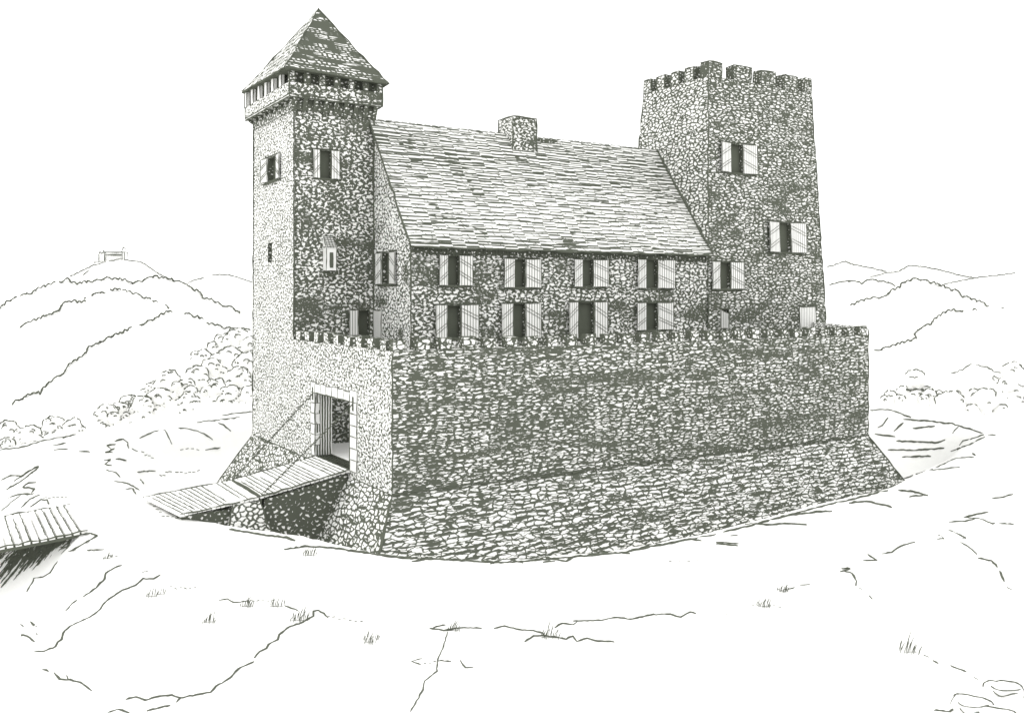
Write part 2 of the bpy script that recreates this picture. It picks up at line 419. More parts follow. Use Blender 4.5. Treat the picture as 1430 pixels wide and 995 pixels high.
ground_part('ditch_slope_lines', 'curling scrub lines at the left rim of the ditch', [
    [(162,620),(150,622),(155,628),(160,626),(148,632),(158,632)],[(160,616),(172,613),(178,618),(180,626)],[(145,642),(155,642),(146,648),(156,650)],
    [(148,656),(162,660),(168,666)],[(160,672),(175,674),(185,678),(195,684)],[(162,640),(176,643)],[(195,612),(215,602),(230,600),(235,610),(240,620)],
    [(247,598),(262,598),(275,602),(285,606),(297,614)],[(185,626),(192,630)],(197,630,215,640,4),(250,626,280,628,4),[(287,628),(308,625)],
    [(192,659),(217,657)],(222,665,240,658,4),(244,660,280,658,6),[(196,670),(200,675)],[(175,683),(186,682),(190,690)],(200,692,226,716,6),(225,720,250,724,4)], 1.5)
ground_part('ditch_slope_lines', 'rim and slope lines of the ditch beyond the right corner', [
    [(1215,573),(1240,572),(1260,578),(1272,583)],[(1262,585),(1300,588),(1330,592),(1350,598),(1372,605)],[(1374,607),(1360,612),(1345,616),(1340,622)],
    [(1375,610),(1358,620),(1328,630)],[(1225,597),(1232,594),(1240,583)],[(1248,602),(1262,590)],[(1275,598),(1305,595)],[(1222,606),(1250,610)],
    [(1252,616),(1310,618),(1320,614)],[(1330,605),(1340,594)],[(1240,628),(1275,629),(1318,626)],[(1260,638),(1300,637)],[(1358,633),(1362,636)],
    [(1262,668),(1300,656),(1318,648),(1335,640),(1360,638)],[(1300,657),(1340,652)],[(1380,607),(1390,608)]], 1.7)
ground_part('path_edge_line', 'ink line for the far edge of the ring path right of the castle', [
    [(1220,560),(1260,562),(1300,567),(1320,574)],[(1320,574),(1350,576),(1385,580),(1403,583)],[(1398,583),(1399,589)],[(1405,585),(1418,587)]], 2.0)
ground_part('bank_slope_lines', 'curved lines on the outer bank at the far left', [
    [(54,652),(35,668),(22,676),(8,684)],[(2,670),(15,664),(30,664)],[(50,674),(40,674),(32,680),(48,682),(44,688)],[(10,696),(25,690),(48,689)],
    [(2,714),(15,702),(28,692)],[(30,708),(42,697),(55,691)],[(42,708),(58,697),(66,698),(68,704)],(60,695,95,694,6)], 1.6)
ground_part('bank_slope_lines', 'line of the ravine edge below the small bridge', [
    [(125,744),(135,748),(122,756),(112,762),(96,770),(86,778),(76,790),(70,800),(60,806),(48,808),(38,826)],[(112,745),(128,744)],
    [(28,872),(33,874)],[(42,868),(50,875)],[(30,886),(38,888),(48,896)],[(60,934),(68,937)],[(75,939),(84,948),(98,949),(112,953),(128,964)],
    [(93,943),(95,949)],[(50,884),(52,886)]], 1.8)
hb = MB()  # dark strokes standing for the shade under the small bridge
for i in range(110):
    t = i/109; u = 10+86*t+random.uniform(-3, 3); v = 752+10*random.random()*(1-t)+(0 if random.random() < .6 else 14*(1-t))
    ln = (50*(1-t)+8)*random.uniform(.5, 1)
    stroke(hb, [(u+ln*.55, v-2), (u-ln*.30, v+ln*1.0)], 1.35)
for i in range(30):
    u = random.uniform(30, 95); stroke(hb, [(u, 750+random.uniform(0, 6)), (u-6, 762+(95-u)*.42*random.random())], 1.5)
for i in range(60):
    u = random.uniform(0, 100); v = 748+(100-u)*.2; stroke(hb, [(u, v+random.uniform(-2, 14)), (u-14, v+10+random.uniform(0, 20))], 1.4)
o = hb.build('ravine_shade_hatching', ground); o['label'] = 'ink hatching for the shade in the ravine below the small bridge'

# ------------------------------------------------------------------ hills
def ridge(label, crest, Y, W, strokes, base=-42.0, w=1.5, Y1=None, name='hill', cover=None):
    """a hill range: crest seen at the given drawing points, standing at distance Y, W metres deep, with ink strokes drawn along its edges"""
    mb = MB(); rows = 17; vs = []; n = 0
    Y1 = Y1 or Y; pts = []
    for i in range(len(crest)-1):
        (x0, y0), (x1, y1) = crest[i], crest[i+1]; k = max(1, int(abs(x1-x0)/6))
        for t in range(k): pts.append((x0+(x1-x0)*t/k, y0+(y1-y0)*t/k))
    pts.append(crest[-1]); u0, u1 = pts[0][0], pts[-1][0]
    e0 = min(p[0] for q in strokes for p in q)-6; e1 = max(p[0] for q in strokes for p in q)+6
    for u, v in pts:
        yy = Y+(Y1-Y)*(u-u0)/(u1-u0); p = at(u, v, yy)
        p.z = base-3+(p.z-base+3)*min(sm((u-u0)/max(e0-u0, 1)) if u < e0 else 1, sm((u1-u)/max(u1-e1, 1)) if u > e1 else 1)   # both ends run out into the valley
        for r in range(rows):
            t = -1+2*r/(rows-1); zz = base-3+(p.z-base+3)*math.cos(t*math.pi/2)**1.4 if abs(t) < 1 else base-3
            vs.append(Vector((p.x, yy+t*W, zz)))
    n = len(pts)
    fs = [(i*rows+j, (i+1)*rows+j, (i+1)*rows+j+1, i*rows+j+1) for i in range(n-1) for j in range(rows-1)]
    mb.mesh(vs, fs, 'paper'); h = tag(mb.build(name, smooth=True), kind='structure'); h['label'] = label
    bv = BVHTree.FromPolygons([tuple(v) for v in vs], fs); lb = MB()
    for s_ in strokes:
        q = []
        for i in range(len(s_)-1):
            (x0, y0), (x1, y1) = s_[i], s_[i+1]; k = max(1, int(math.hypot(x1-x0, y1-y0)/2))
            for t in range(k):
                f = t/k; q.append((x0+(x1-x0)*f, y0+(y1-y0)*f+random.uniform(-.6, .6)))
        q.append(s_[-1]); out = []
        for u, v in q:
            hp = None
            for dv in (0, .7, 1.5, 3, 5):
                hp = bv.ray_cast(CAM, Vector(((u-CX)/F, 1, -(v+dv-HOR)/F)).normalized())[0]
                if hp is not None: break
            if hp is not None: out.append(hp+Vector((0, 0, (2.6 if w >= 1.6 else 0)*abs(math.sin(u*.33+math.sin(u*.11)*1.5))*hp.y/F)))   # tree tops bump the line
        if len(out) > 1:
            r = w*1.4/2*out[0].y/F; lb.line([c+Vector((0, -r*.3, r*.6)) for c in out], r, wob=r*.2, seg=r*3)
    lb.build('ridge_ink_line', h)
    return h
ridge('highest hill on the left, carrying a small far castle', [(-420,470),(-120,455),(60,402),(95,387),(130,371),(152,364),(170,362),(197,366),(215,378),(235,390),(260,402),(290,415),(312,427),(345,446),(420,475),(560,500)],
      760, 170, [[(97,387),(130,371),(148,366)],[(152,365),(168,362),(182,364),(197,366),(208,373),(222,383),(238,391)],[(116,384),(124,378)]], w=1.2)
ridge('faint distant hill right of the castle hill', [(100,440),(240,402),(262,395),(285,388),(300,383),(320,384),(352,395),(420,400),(560,420)], 1500, 300,
      [[(262,395),(285,388)],[(296,384),(320,384),(340,390),(352,394)]], w=1.2)
ridge('wooded shoulder of the left hill', [(-400,520),(-100,470),(0,432),(15,421),(50,408),(75,398),(95,391),(105,396),(130,394),(150,389),(175,392),(190,397),(215,387),(235,390),(255,396),(275,404),(300,419),(335,440),(380,470),(500,500)],
      640, 110, [[(0,432),(8,424),(24,417)],[(28,414),(36,413),(44,412),(52,404),(62,400),(68,394),(78,396)],[(83,396),(85,390),(92,389),(100,395),(108,398),(125,393),(143,389),(155,391),(172,390),(182,397),(190,396),(193,390),(216,386),(222,384),(232,390),(238,392)],
      [(238,393),(243,388),(248,391),(254,387),(260,392),(262,401)],[(262,401),(268,405),(280,410),(283,418),(295,420),(310,428),(325,431),(335,440)],[(334,433),(346,433)]], w=1.6)
ridge('tree covered spur across the left hillside', [(-400,600),(-100,500),(28,458),(50,449),(82,436),(90,424),(110,420),(122,420),(140,409),(165,404),(190,412),(222,424),(240,432),(262,440),(285,446),(315,459),(350,461),(500,480)],
      480, 80, [[(28,458),(42,451),(55,446),(82,436),(86,427),(92,422),(104,421),(110,424),(120,422)],[(118,420),(120,413)],[(127,413),(138,406),(147,411)],[(153,406),(158,402),(166,403),(169,408)],[(171,406),(190,411),(205,415),(211,419)],[(213,421),(221,424)],
      [(230,428),(237,432)],[(258,439),(274,441),(284,448)],[(288,453),(302,455),(312,459)],[(312,460),(325,456),(340,460),(350,459)]], w=1.6)
ridge('long slope running up from the lower left', [(-300,680),(-60,610),(18,568),(30,558),(55,549),(70,531),(95,510),(105,500),(120,490),(140,478),(183,459),(215,445),(235,436),(250,440),(300,460),(400,480),(520,500)],
      300, 50, [[(17,568),(22,561),(38,553),(54,549),(56,553),(58,546),(70,535),(76,530),(90,522),(97,510),(118,497),(124,486),(138,482),(140,476),(150,472),(162,468),(166,462),(184,458)],[(195,456),(218,446),(228,438),(236,435),(241,438)]], w=1.8)
ridge('pale twin peaked hill on the right horizon', [(1000,420),(1120,392),(1155,373),(1180,365),(1215,375),(1240,380),(1300,392),(1420,400),(1700,430)], 1500, 260,
      [[(1155,373),(1165,368),(1181,365),(1188,369),(1215,374),(1238,380)]], w=1.2)
ridge('far hill with a gentle peak on the right', [(1080,425),(1215,387),(1250,378),(1275,370),(1300,374),(1360,388),(1420,402),(1700,430)], 1250, 220,
      [[(1215,387),(1235,381),(1253,380),(1270,371),(1290,373),(1318,379),(1340,385),(1362,389)]], w=1.2)
ridge('low hill at the far right edge', [(1180,425),(1318,397),(1360,388),(1418,381),(1500,372),(1800,380)], 1050, 180, [[(1318,397),(1342,392),(1372,387),(1400,384),(1418,381)]], w=1.2)
ridge('wooded hill with a curved edge on the right', [(1000,430),(1158,398),(1180,392),(1198,392),(1225,390),(1250,398),(1300,420),(1420,440),(1600,450)], 700, 110,
      [[(1158,398),(1172,394),(1188,392),(1200,394),(1203,397),(1210,392),(1222,389),(1226,394),(1238,392),(1246,396),(1250,400)],[(1184,389),(1190,387)],[(1163,436),(1168,435)]], w=1.4)
ridge('rounded tree covered hill on the right', [(1000,470),(1187,428),(1205,420),(1235,415),(1250,403),(1275,391),(1295,393),(1315,402),(1330,406),(1345,416),(1380,427),(1500,445),(1700,470)], 540, 90,
      [[(1187,429),(1200,422),(1215,418),(1237,416),(1242,409),(1256,402),(1260,395),(1275,391),(1290,392),(1300,397),(1309,397),(1312,402),(1312,399),(1328,403),(1340,410),(1344,416),(1360,419),(1372,423),(1376,428),(1381,430)],[(1398,428),(1402,427),(1410,420),(1418,418)]], w=1.6)
ridge('bare slope rising beside the right corner of the wall', [(1050,520),(1220,492),(1250,484),(1280,474),(1285,464),(1300,455),(1315,440),(1330,434),(1365,434),(1430,430),(1700,420)], 380, 70,
      [[(1220,492),(1235,488),(1256,481),(1280,474),(1276,470),(1284,460),(1300,454),(1306,446),(1322,436),(1332,433),(1334,437),(1345,435)],[(1358,435),(1364,434)]], w=1.6)

# ------------------------------------------------------------------ curtain wall
CW = thing('curtain_wall', P(0, 0, 0), 'battlemented outer stone wall with flared base and square gateway around the castle', 'castle wall')
WT = 7.02
def fnf(B): return lambda s, z, d: P(s, B+d, z)         # faces towards -b
def fns(A): return lambda s, z, d: P(A+d, s, z)         # faces towards -a
G0, G1, GZ0, GZ1 = 5.35, 10.7, .38, 4.07
mb = MB()
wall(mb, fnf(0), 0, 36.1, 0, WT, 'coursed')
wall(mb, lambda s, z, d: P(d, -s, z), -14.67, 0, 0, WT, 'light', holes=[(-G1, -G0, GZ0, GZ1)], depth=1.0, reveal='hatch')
chain = [(36.1, 0), (45, 14), (45, 23.4), (5.4, 23.4)]
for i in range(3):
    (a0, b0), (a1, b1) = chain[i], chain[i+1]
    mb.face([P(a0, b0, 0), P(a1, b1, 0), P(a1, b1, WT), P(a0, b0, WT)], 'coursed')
inner = [(1, 14.67), (1, 1), (35.5, 1), (44, 14.3), (44, 22.4), (5.4, 22.4)]
outer = [(0, 14.67), (0, 0), (36.1, 0), (45, 14), (45, 23.4), (5.4, 23.4)]
for i in range(5):
    p, q, p2, q2 = inner[i], inner[i+1], outer[i], outer[i+1]
    if i == 0: wall(mb, lambda s, z, d: P(1, s, z), 1, 14.67, 0, WT, 'light', holes=[(G0, G1, GZ0, GZ1)], depth=0)
    else: mb.face([P(*p, 0), P(*q, 0), P(*q, WT), P(*p, WT)], 'light')
    mb.face([P(*p, WT), P(*q, WT), P(*q2, WT), P(*p2, WT)], 'light')
for e in ([(0, 0, 0), (0, 0, WT)], [(36.1, 0, 0), (36.1, 0, WT+.5)]):
    mb.line([P(*x) for x in e], .045, wob=.04)
mb.line([P(-.01, 0, .02), P(-.01, 5, .02)], .03); mb.line([P(-.01, 11.3, .02), P(-.01, 23.4, .02)], .04)
for i in range(60):
    a = i*.6; mb.line([P(a, -.03, .06+random.uniform(-.03, .05)), P(a+.75, -.03, .06+random.uniform(-.03, .05))], random.uniform(.07, .14))
mb.build('wall', CW)
def merlon(a0, a1, b0, b1, m, side, h=.58, z=WT, parent=CW, name='merlon', e=.03, fr=P):
    k = MB(); k.box(a0, a1, b0, b1, z, z+h+random.uniform(-.06, .06), m, side=side, top='pier', edges=e, jit=.035, fr=fr); return k.build(name, parent)
for i in range(28):
    a = .05+i*1.30; merlon(a, min(a+.68+random.uniform(-.08, .08), 36.1), .0, .5, 'keep_side', 'shade_ink', h=.56, e=.04)
for i in range(9):
    b = .75+i*1.58; merlon(.0, .5, b, b+.78+random.uniform(-.08, .08), 'shade_ink', 'light')
for i in range(12):
    t0 = i/12; t1 = t0+.04
    L = lambda t: (36.1+8.9*t, 14*t)
    (x0, y0), (x1, y1) = L(t0+.015), L(t1+.01)
    k = MB(); q = [(x0, y0), (x1, y1), (x1-.5, y1+.3), (x0-.5, y0+.3)]
    k.mesh([P(x, y, WT) for x, y in q]+[P(x, y, WT+.55) for x, y in q], [(0,1,5,4),(1,2,6,5),(2,3,7,6),(3,0,4,7),(4,5,6,7)], 'pier'); k.build('merlon', CW)
# flared base
BD, BR = 4.6, .56
pl = [(0, 0), (36.1, 0), (45, 14), (45, 23.4), (0, 23.4)]
low = [(-BR*BD, -BR*BD), (36.1+BR*BD, -BR*BD), (45+BR*BD, 14-1), (45+BR*BD, 23.4+BR*BD), (-BR*BD, 23.4+BR*BD)]
mb = MB()
for i in range(5):
    (a0, b0), (a1, b1) = pl[i], pl[(i+1) % 5]; (c0, d0), (c1, d1) = low[i], low[(i+1) % 5]
    N = 18; K = 6
    g = lambda s, t: P((a0+(a1-a0)*s)*(1-t)+(c0+(c1-c0)*s)*t, (b0+(b1-b0)*s)*(1-t)+(d0+(d1-d0)*s)*t, -BD*t)
    for x in range(N):
        for y in range(K):
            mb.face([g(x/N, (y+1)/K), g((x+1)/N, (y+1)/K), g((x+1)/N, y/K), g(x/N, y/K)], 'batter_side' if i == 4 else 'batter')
mb.line([P(0, 0, 0), P(*low[0], -BD)], .07, wob=.06); mb.line([P(36.1, 0, 0), P(*low[1], -BD)], .055, wob=.05)
mb.line([P(0, 23.4, 0), P(*low[4], -BD)], .06, wob=.05)
mb.build('flared_base', CW)
# gate surround
mb = MB()
def block(b0, b1, z0, z1): mb.box(-.05, .25, b0, b1, z0, z1, 'white', edges=.028, jit=.015)
zz = [GZ0+(GZ1-GZ0)*i/6 for i in range(7)]
for i in range(6):
    block(G0-.95+random.uniform(-.08, .08), G0, zz[i], zz[i+1]); block(G1, G1+.72+random.uniform(-.08, .08), zz[i], zz[i+1])
block(G0-1.0, G0, GZ1, GZ1+.62); block(G1, G1+.75, GZ1, GZ1+.62)
for i in range(6):
    b = G0+(G1-G0)*i/6; block(b, b+(G1-G0)/6, GZ1, GZ1+.55+random.uniform(-.05, .05))
for b in (G0-.45, G1+.38): mb.box(-.075, -.055, b-.09, b+.09, GZ1-.45, GZ1+.3, 'ink')
for q in ([(-.06, G0, GZ0), (-.06, G0, GZ1)], [(-.06, G1, GZ0), (-.06, G1, GZ1)], [(-.06, G0, GZ1), (-.06, G1, GZ1)]): mb.line([P(*x) for x in q], .04)
mb.build('gate_surround', CW)
mb = MB(); mb.box(-.06, 1.0, G0, G1, GZ0-.12, GZ0, 'deck', top='deck')
for i in range(5): mb.line([P(.1+i*.2, G0, GZ0+.01), P(.1+i*.2, G1, GZ0+.01)], .03)
mb.build('threshold', CW)
mb = MB(); mb.face([P(a, b, GZ0-.06) for a, b in ((.9, .9), (35.6, .9), (44.1, 14.2), (44.1, 22.5), (.9, 22.5))], 'paper')
tag(mb.build('courtyard_ground'), kind='structure')

# ------------------------------------------------------------------ gate tower (left)
TB, TA, TB2, TZ = 14.67, 5.4, 23.4, 22.0
TW = thing('watch_tower', P(0, TB, 0), 'tall square stone tower with pyramid roof rising over the gateway side', 'tower')
ins = lambda z: .35*z/TZ
f_front = lambda s, z, d: P(s, TB+ins(z)*.3+d, z)
f_left = lambda s, z, d: P(ins(z)*.3+d, -s, z)           # s = -b
def px_front(B, us, vt, vb):
    r = [on_front(u, vt, B)[0] for u in us]; mid = (us[0]+us[-1])/2
    return r, on_front(mid, vb, B)[1], on_front(mid, vt, B)[1]
def px_side(A, us, vt, vb):
    r = [on_side(u, vt, A)[0] for u in us]; mid = (us[0]+us[-1])/2
    return r, on_side(mid, vb, A)[1], on_side(mid, vt, A)[1]
wa = px_front(TB, (437, 447, 463, 474), 210, 249); wb = px_front(TB, (486, 500, 518, 533), 433, 467)
wb[0][2] = TA-.3; wb[0][3] = TA-.02
wl = px_side(0, (366, 373, 385, 391), 219, 252); sl = px_side(0, (373.5, 378.5), 339, 366)
mb = MB()
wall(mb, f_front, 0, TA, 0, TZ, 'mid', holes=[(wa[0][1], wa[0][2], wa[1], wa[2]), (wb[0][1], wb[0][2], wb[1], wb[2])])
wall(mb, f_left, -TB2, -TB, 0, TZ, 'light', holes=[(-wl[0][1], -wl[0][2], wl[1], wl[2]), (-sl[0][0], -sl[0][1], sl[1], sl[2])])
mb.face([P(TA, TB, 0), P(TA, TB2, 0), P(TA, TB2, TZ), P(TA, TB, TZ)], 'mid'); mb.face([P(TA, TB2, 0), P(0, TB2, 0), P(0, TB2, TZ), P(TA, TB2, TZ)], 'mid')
mb.line([P(.0, TB, WT), P(.09, TB+.09, TZ)], .05, wob=.05); mb.line([P(TA, TB, WT), P(TA, TB, TZ)], .07, wob=.06)
mb.line([P(0, TB2, 0), P(.1, TB2, TZ)], .045, wob=.05)
mb.build('wall', TW)
window(TW, f_front, *wa[0], wa[1], wa[2]); window(TW, f_front, wb[0][0], wb[0][1], wb[0][2], wb[0][3], wb[1], wb[2], right=False, brace=False, sill=False)
window(TW, f_left, *[-x for x in wl[0]], wl[1], wl[2], ang=.1)
k = MB(); k.face([f_left(-sl[0][0], sl[1], .3), f_left(-sl[0][1], sl[1], .3), f_left(-sl[0][1], sl[2], .3), f_left(-sl[0][0], sl[2], .3)], 'ink')
for x in sl[0]: k.line([f_left(-x, sl[1], -.02), f_left(-x, sl[2], -.02)], .03)
k.build('arrow_slit', TW)
# oriel (small box with a steep lean-to roof)
(o0, o1), oz0, oz1 = px_front(TB-.45, (455, 469), 345, 378)
_, ozt = on_front(456, 330, TB); k = MB()
ob = TB-.55
k.box(o0, o1, ob, TB+.1, oz0, oz1, 'white', side='white', edges=.03)
k.face([P(o0-.05, ob-.08, oz1-.05), P(o1+.05, ob-.08, oz1-.05), P(o1-.02, TB+.06, ozt), P(o0-.02, TB+.06, ozt)], 'shutter')
k.face([P(o0, ob, oz1), P(o0, TB+.06, ozt), P(o0, TB+.06, oz1)], 'white'); k.face([P(o1, ob, oz1), P(o1, TB+.06, oz1), P(o1, TB+.06, ozt)], 'white')
for i in range(7):
    t = i/6; q = lambda x: P(x, (ob-.09)*(1-t)+(TB)*t, (oz1-.03)*(1-t)+ozt*t+.03); k.line([q(o0-.05), q(o1+.03)], .024)
k.line([P(o0-.05, ob-.09, oz1), P(o0, TB, ozt)], .035); k.line([P(o1+.05, ob-.09, oz1), P(o1, TB, ozt)], .035)
xm = (o0+o1)/2; k.box(xm-.1, xm+.1, ob-.03, ob-.005, oz0+.2, oz1-.35, 'ink', edges=.02)
orl = k.build('oriel', TW)
k = MB(); k.box(o0-.25, o1+.25, TB-.25, TB+.05, oz0-.35, oz0-.04, 'shade_ink', jit=.04); k.build('bracket', orl)
# gallery
gz0, gz1, gz2 = 22.05, 22.95, 23.85; gv = .42
k = MB(); k.box(-gv, TA+gv, TB-gv, TB2+gv, gz0, gz0+.14, 'hall', side='white', edges=.045)
mb = MB()
for t in range(9):
    f = t/8; a = TA*f; mb.mesh([P(a-.13, TB, gz0), P(a+.13, TB, gz0), P(a+.13, TB, gz0-.85), P(a-.13, TB, gz0-.85), P(a-.13, TB-gv, gz0), P(a+.13, TB-gv, gz0)], [(0,1,2,3),(4,5,1,0),(4,0,3),(5,2,1),(4,3,2,5)], 'shade_ink')
    b = TB+(TB2-TB)*f; mb.mesh([P(0, b-.1, gz0), P(0, b+.1, gz0), P(0, b+.1, gz0-.28), P(0, b-.1, gz0-.28), P(-gv, b-.1, gz0), P(-gv, b+.1, gz0)], [(0,1,2,3),(4,5,1,0),(4,0,3),(5,2,1),(4,3,2,5)], 'shade_ink')
mb.box(.02, TA+.06, TB-.06, TB2, gz0-.7, gz0-.02, 'shade_ink', side='mid')  # dark band and its brackets stand for the shade under the gallery
k.build('gallery_floor', TW); mb.build('shade_brackets', TW)
k = MB(); th = .25
for (a0, a1, b0, b1) in ((-gv, TA+gv, TB-gv, TB-gv+th), (-gv, TA+gv, TB2+gv-th, TB2+gv), (-gv, -gv+th, TB-gv+th, TB2+gv-th), (TA+gv-th, TA+gv, TB-gv+th, TB2+gv-th)):
    k.box(a0, a1, b0, b1, gz0+.14, gz1, 'mid', side='light')
for c in ((-gv, TB-gv), (TA+gv, TB-gv), (-gv, TB2+gv)): k.line([P(*c, gz0), P(*c, gz2)], .05)
k.build('parapet', TW)
k = MB(); k.box(-.0, TA, TB, TB2, gz0+.2, gz2, 'shade_ink', side='shade_ink'); k.build('gallery_core', TW)
for i in range(7):
    a = -gv+(TA+2*gv-.36)*i/6; q = MB(); q.box(a, a+.36, TB-gv, TB-gv+.22, gz1, gz2, 'shade_ink' if i % 2 else 'hall', edges=.04, jit=.02); q.build('post', TW)
for i in range(1, 7):
    b = TB-gv+(TB2-TB+2*gv-.45)*i/6; q = MB(); q.box(-gv, -gv+.22, b, b+.55, gz1, gz2+.4*(b-TB)/(TB2-TB), 'white', edges=.035, jit=.02); q.build('post', TW)
for i in range(1, 6):
    b = TB-gv+(TB2-TB+2*gv-.45)*i/6; q = MB(); q.box(TA+gv-.22, TA+gv, b, b+.45, gz1, gz2, 'white'); q.build('post', TW)
# spire
ov = .85; ca, cb = TA/2+.4, (TB+TB2)/2-.3; az = 29.2; rz = gz2-.25
k = MB(); ring = lambda e, z: [P(-e+.12*0, TB-e, z), P(TA+e, TB-e, z), P(TA+e, TB2+e, z), P(-e, TB2+e, z)]
r0 = ring(ov, rz); r0 = [P(-ov, TB-ov, rz+.12), P(TA+.72, TB-.72, rz), P(TA+ov, TB2+ov, rz), P(-.6, TB2+.6, rz+.5)]
apx = P(ca, cb, az)
for i in range(4):
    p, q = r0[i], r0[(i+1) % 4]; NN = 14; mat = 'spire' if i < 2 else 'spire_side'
    for j in range(NN):
        t0, t1 = j/NN, (j+1)/NN
        fl = lambda t: .05*math.sin(math.pi*t)
        A0, A1, B0, B1 = p.lerp(apx, t0), p.lerp(apx, t1), q.lerp(apx, t0), q.lerp(apx, t1)
        for w_, tt in ((A0, t0), (B0, t0), (A1, t1), (B1, t1)): w_.z -= fl(tt)*2.2
        k.face([A0, B0, B1, A1], mat)
for i in range(4):
    q = []
    for j in range(15): t = j/14; w_ = r0[i].lerp(apx, t); w_.z -= .11*math.sin(math.pi*t); q.append(w_)
    k.line(q, .055, wob=.05)
    k.line([r0[i]+Vector((0, 0, -.06)), r0[(i+1) % 4]+Vector((0, 0, -.06))], .07, wob=.05)
k.face([v+Vector((0, 0, -.1)) for v in r0][::-1], 'ink')
k.build('roof', TW)

# ------------------------------------------------------------------ great hall
HA0, HA1, HB0, HB1 = 5.42, 29.8, 9.2, 20.6; HE, HR, HBR = 12.95, 21.25, 14.95
GH = thing('great_hall', P(HA0, HB0, GZ0), 'long two storey stone hall with steep tiled roof between the two towers', 'building')
f_hall = fnf(HB0)
rows = [((612, 625, 641, 658), 357, 398, False), ((702, 718, 733, 753), 362, 401, False), ((800, 813, 828, 847), 363, 400, False), ((888, 902, 918, 939), 363, 402, False),
        ((606, 624, 643, 666), 426, 472, False), ((698, 716, 733, 753), 424, 472, False), ((792, 807, 829, 846), 422, 471, False), ((887, 902, 918, 937), 423, 460, False)]
W_ = [px_front(HB0, r[0], r[1], r[2]) for r in rows]
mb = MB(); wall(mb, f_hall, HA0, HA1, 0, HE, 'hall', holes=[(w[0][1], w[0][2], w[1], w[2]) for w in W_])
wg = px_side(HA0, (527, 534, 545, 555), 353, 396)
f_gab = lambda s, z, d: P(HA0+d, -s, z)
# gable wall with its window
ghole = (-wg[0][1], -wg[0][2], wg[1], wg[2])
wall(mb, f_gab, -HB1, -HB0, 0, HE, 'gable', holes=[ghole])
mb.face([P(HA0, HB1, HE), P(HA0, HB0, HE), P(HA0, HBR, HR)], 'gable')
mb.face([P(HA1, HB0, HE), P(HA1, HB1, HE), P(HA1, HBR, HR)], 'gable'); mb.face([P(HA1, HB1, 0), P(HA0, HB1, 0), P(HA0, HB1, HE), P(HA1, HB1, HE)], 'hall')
mb.line([P(HA0, HB0, WT-1), P(HA0, HB0, HE)], .05)
mb.build('wall', GH)
for w in W_: window(GH, f_hall, *w[0], w[1], w[2])
window(GH, f_gab, *[-x for x in wg[0]], wg[1], wg[2], ang=.1)
wc = px_side(HA0, (519.5, 533.5), 433, 469); k = MB(); (c_1, c_0) = -wc[0][0], -wc[0][1]
q = [f_gab(c_1, wc[1]-.4, -.06), f_gab(c_0, wc[1]-.4, -.06), f_gab(c_0, wc[2], -.06), f_gab(c_1, wc[2], -.06)]
k.face(q, 'shutter')
for i in range(4):
    k.line([q[i], q[(i+1) % 4]], .04); d_ = P(.06, 0, 0)-P(0, 0, 0); k.face([q[i], q[i]+d_, q[(i+1) % 4]+d_, q[(i+1) % 4]], 'white')
o = k.build('shutter', GH); o['label'] = 'closed pale plank shutter low on the gable beside the tower'
k = MB(); k.box(HA0+.02, HA1, HB0-.14, HB0+.02, HE-.62, HE-.02, 'shade_ink', edges=0)  # dark strip for the shade under the eave, added as a shape
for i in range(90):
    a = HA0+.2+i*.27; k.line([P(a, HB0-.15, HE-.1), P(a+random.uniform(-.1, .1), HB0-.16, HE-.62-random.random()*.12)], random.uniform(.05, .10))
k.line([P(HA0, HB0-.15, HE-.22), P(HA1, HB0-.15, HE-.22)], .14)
k.build('eave_shade_strip', GH)
# roof, laid in stepped courses
k = MB(); n = 29; eo = .55; sl_ = (HR-HE)/(HBR-HB0)
bE, zE = HB0-eo, HE-eo*sl_*.35
def slope(bs, zs_, dirn):
    for i in range(n):
        t0, t1 = i/n, (i+1)/n
        b0, z0_ = bs+(HBR-bs)*t0, zs_+(HR+.06-zs_)*t0; b1, z1_ = bs+(HBR-bs)*t1, zs_+(HR+.06-zs_)*t1
        lift = .05; segs = 26
        zz_ = [random.uniform(-.02, .02) for _ in range(segs+1)]; a0_, a1_ = HA0-.22, HA1+.05
        for s_ in range(segs):
            x0, x1 = a0_+(a1_-a0_)*s_/segs, a0_+(a1_-a0_)*(s_+1)/segs
            q = [P(x0, b0, z0_+lift+zz_[s_]), P(x1, b0, z0_+lift+zz_[s_+1]), P(x1, b1, z1_), P(x0, b1, z1_)]
            lo = [P(x0, b0, z0_), P(x1, b0, z0_), q[1], q[0]]
            if dirn < 0: q.reverse(); lo.reverse()
            k.face(q, 'tiles'); k.face(lo, 'tiles')
slope(bE, zE, 1); slope(2*HBR-bE, zE, -1)
for s_, e_ in (((HA0-.22, bE, zE-.02), (HA0-.22, HBR, HR)),): k.line([P(*s_), P(*e_)], .075, wob=.05)
for i in range(44):
    a = HA0-.2+i*.57; k.line([P(a, HBR, HR+.08), P(a+.45, HBR, HR+.08+random.uniform(-.03, .03))], .045)
k.line([P(HA0-.2, bE-.01, zE), P(HA1, bE-.01, zE)], .06, wob=.05)
k.line([P(HA1-.06, bE, zE+.1), P(HA1-.06, HBR, HR+.1)], .10, wob=.07)
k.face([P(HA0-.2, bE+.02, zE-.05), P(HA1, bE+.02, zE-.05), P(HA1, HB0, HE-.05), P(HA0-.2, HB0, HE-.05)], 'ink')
rf = k.build('roof', GH)
k = MB(); c0, c1 = 15.7, 17.8
k.box(c0, c1, HBR-.9, HBR+1.0, HR-1.5, 22.45, 'mid', side='light', top='pier', edges=.05, jit=.04)
k.box(c1+.05, c1+2.2, HBR-.28, HBR-.1, HR-.45, HR-.02, 'shade_ink')
k.build('chimney', rf)

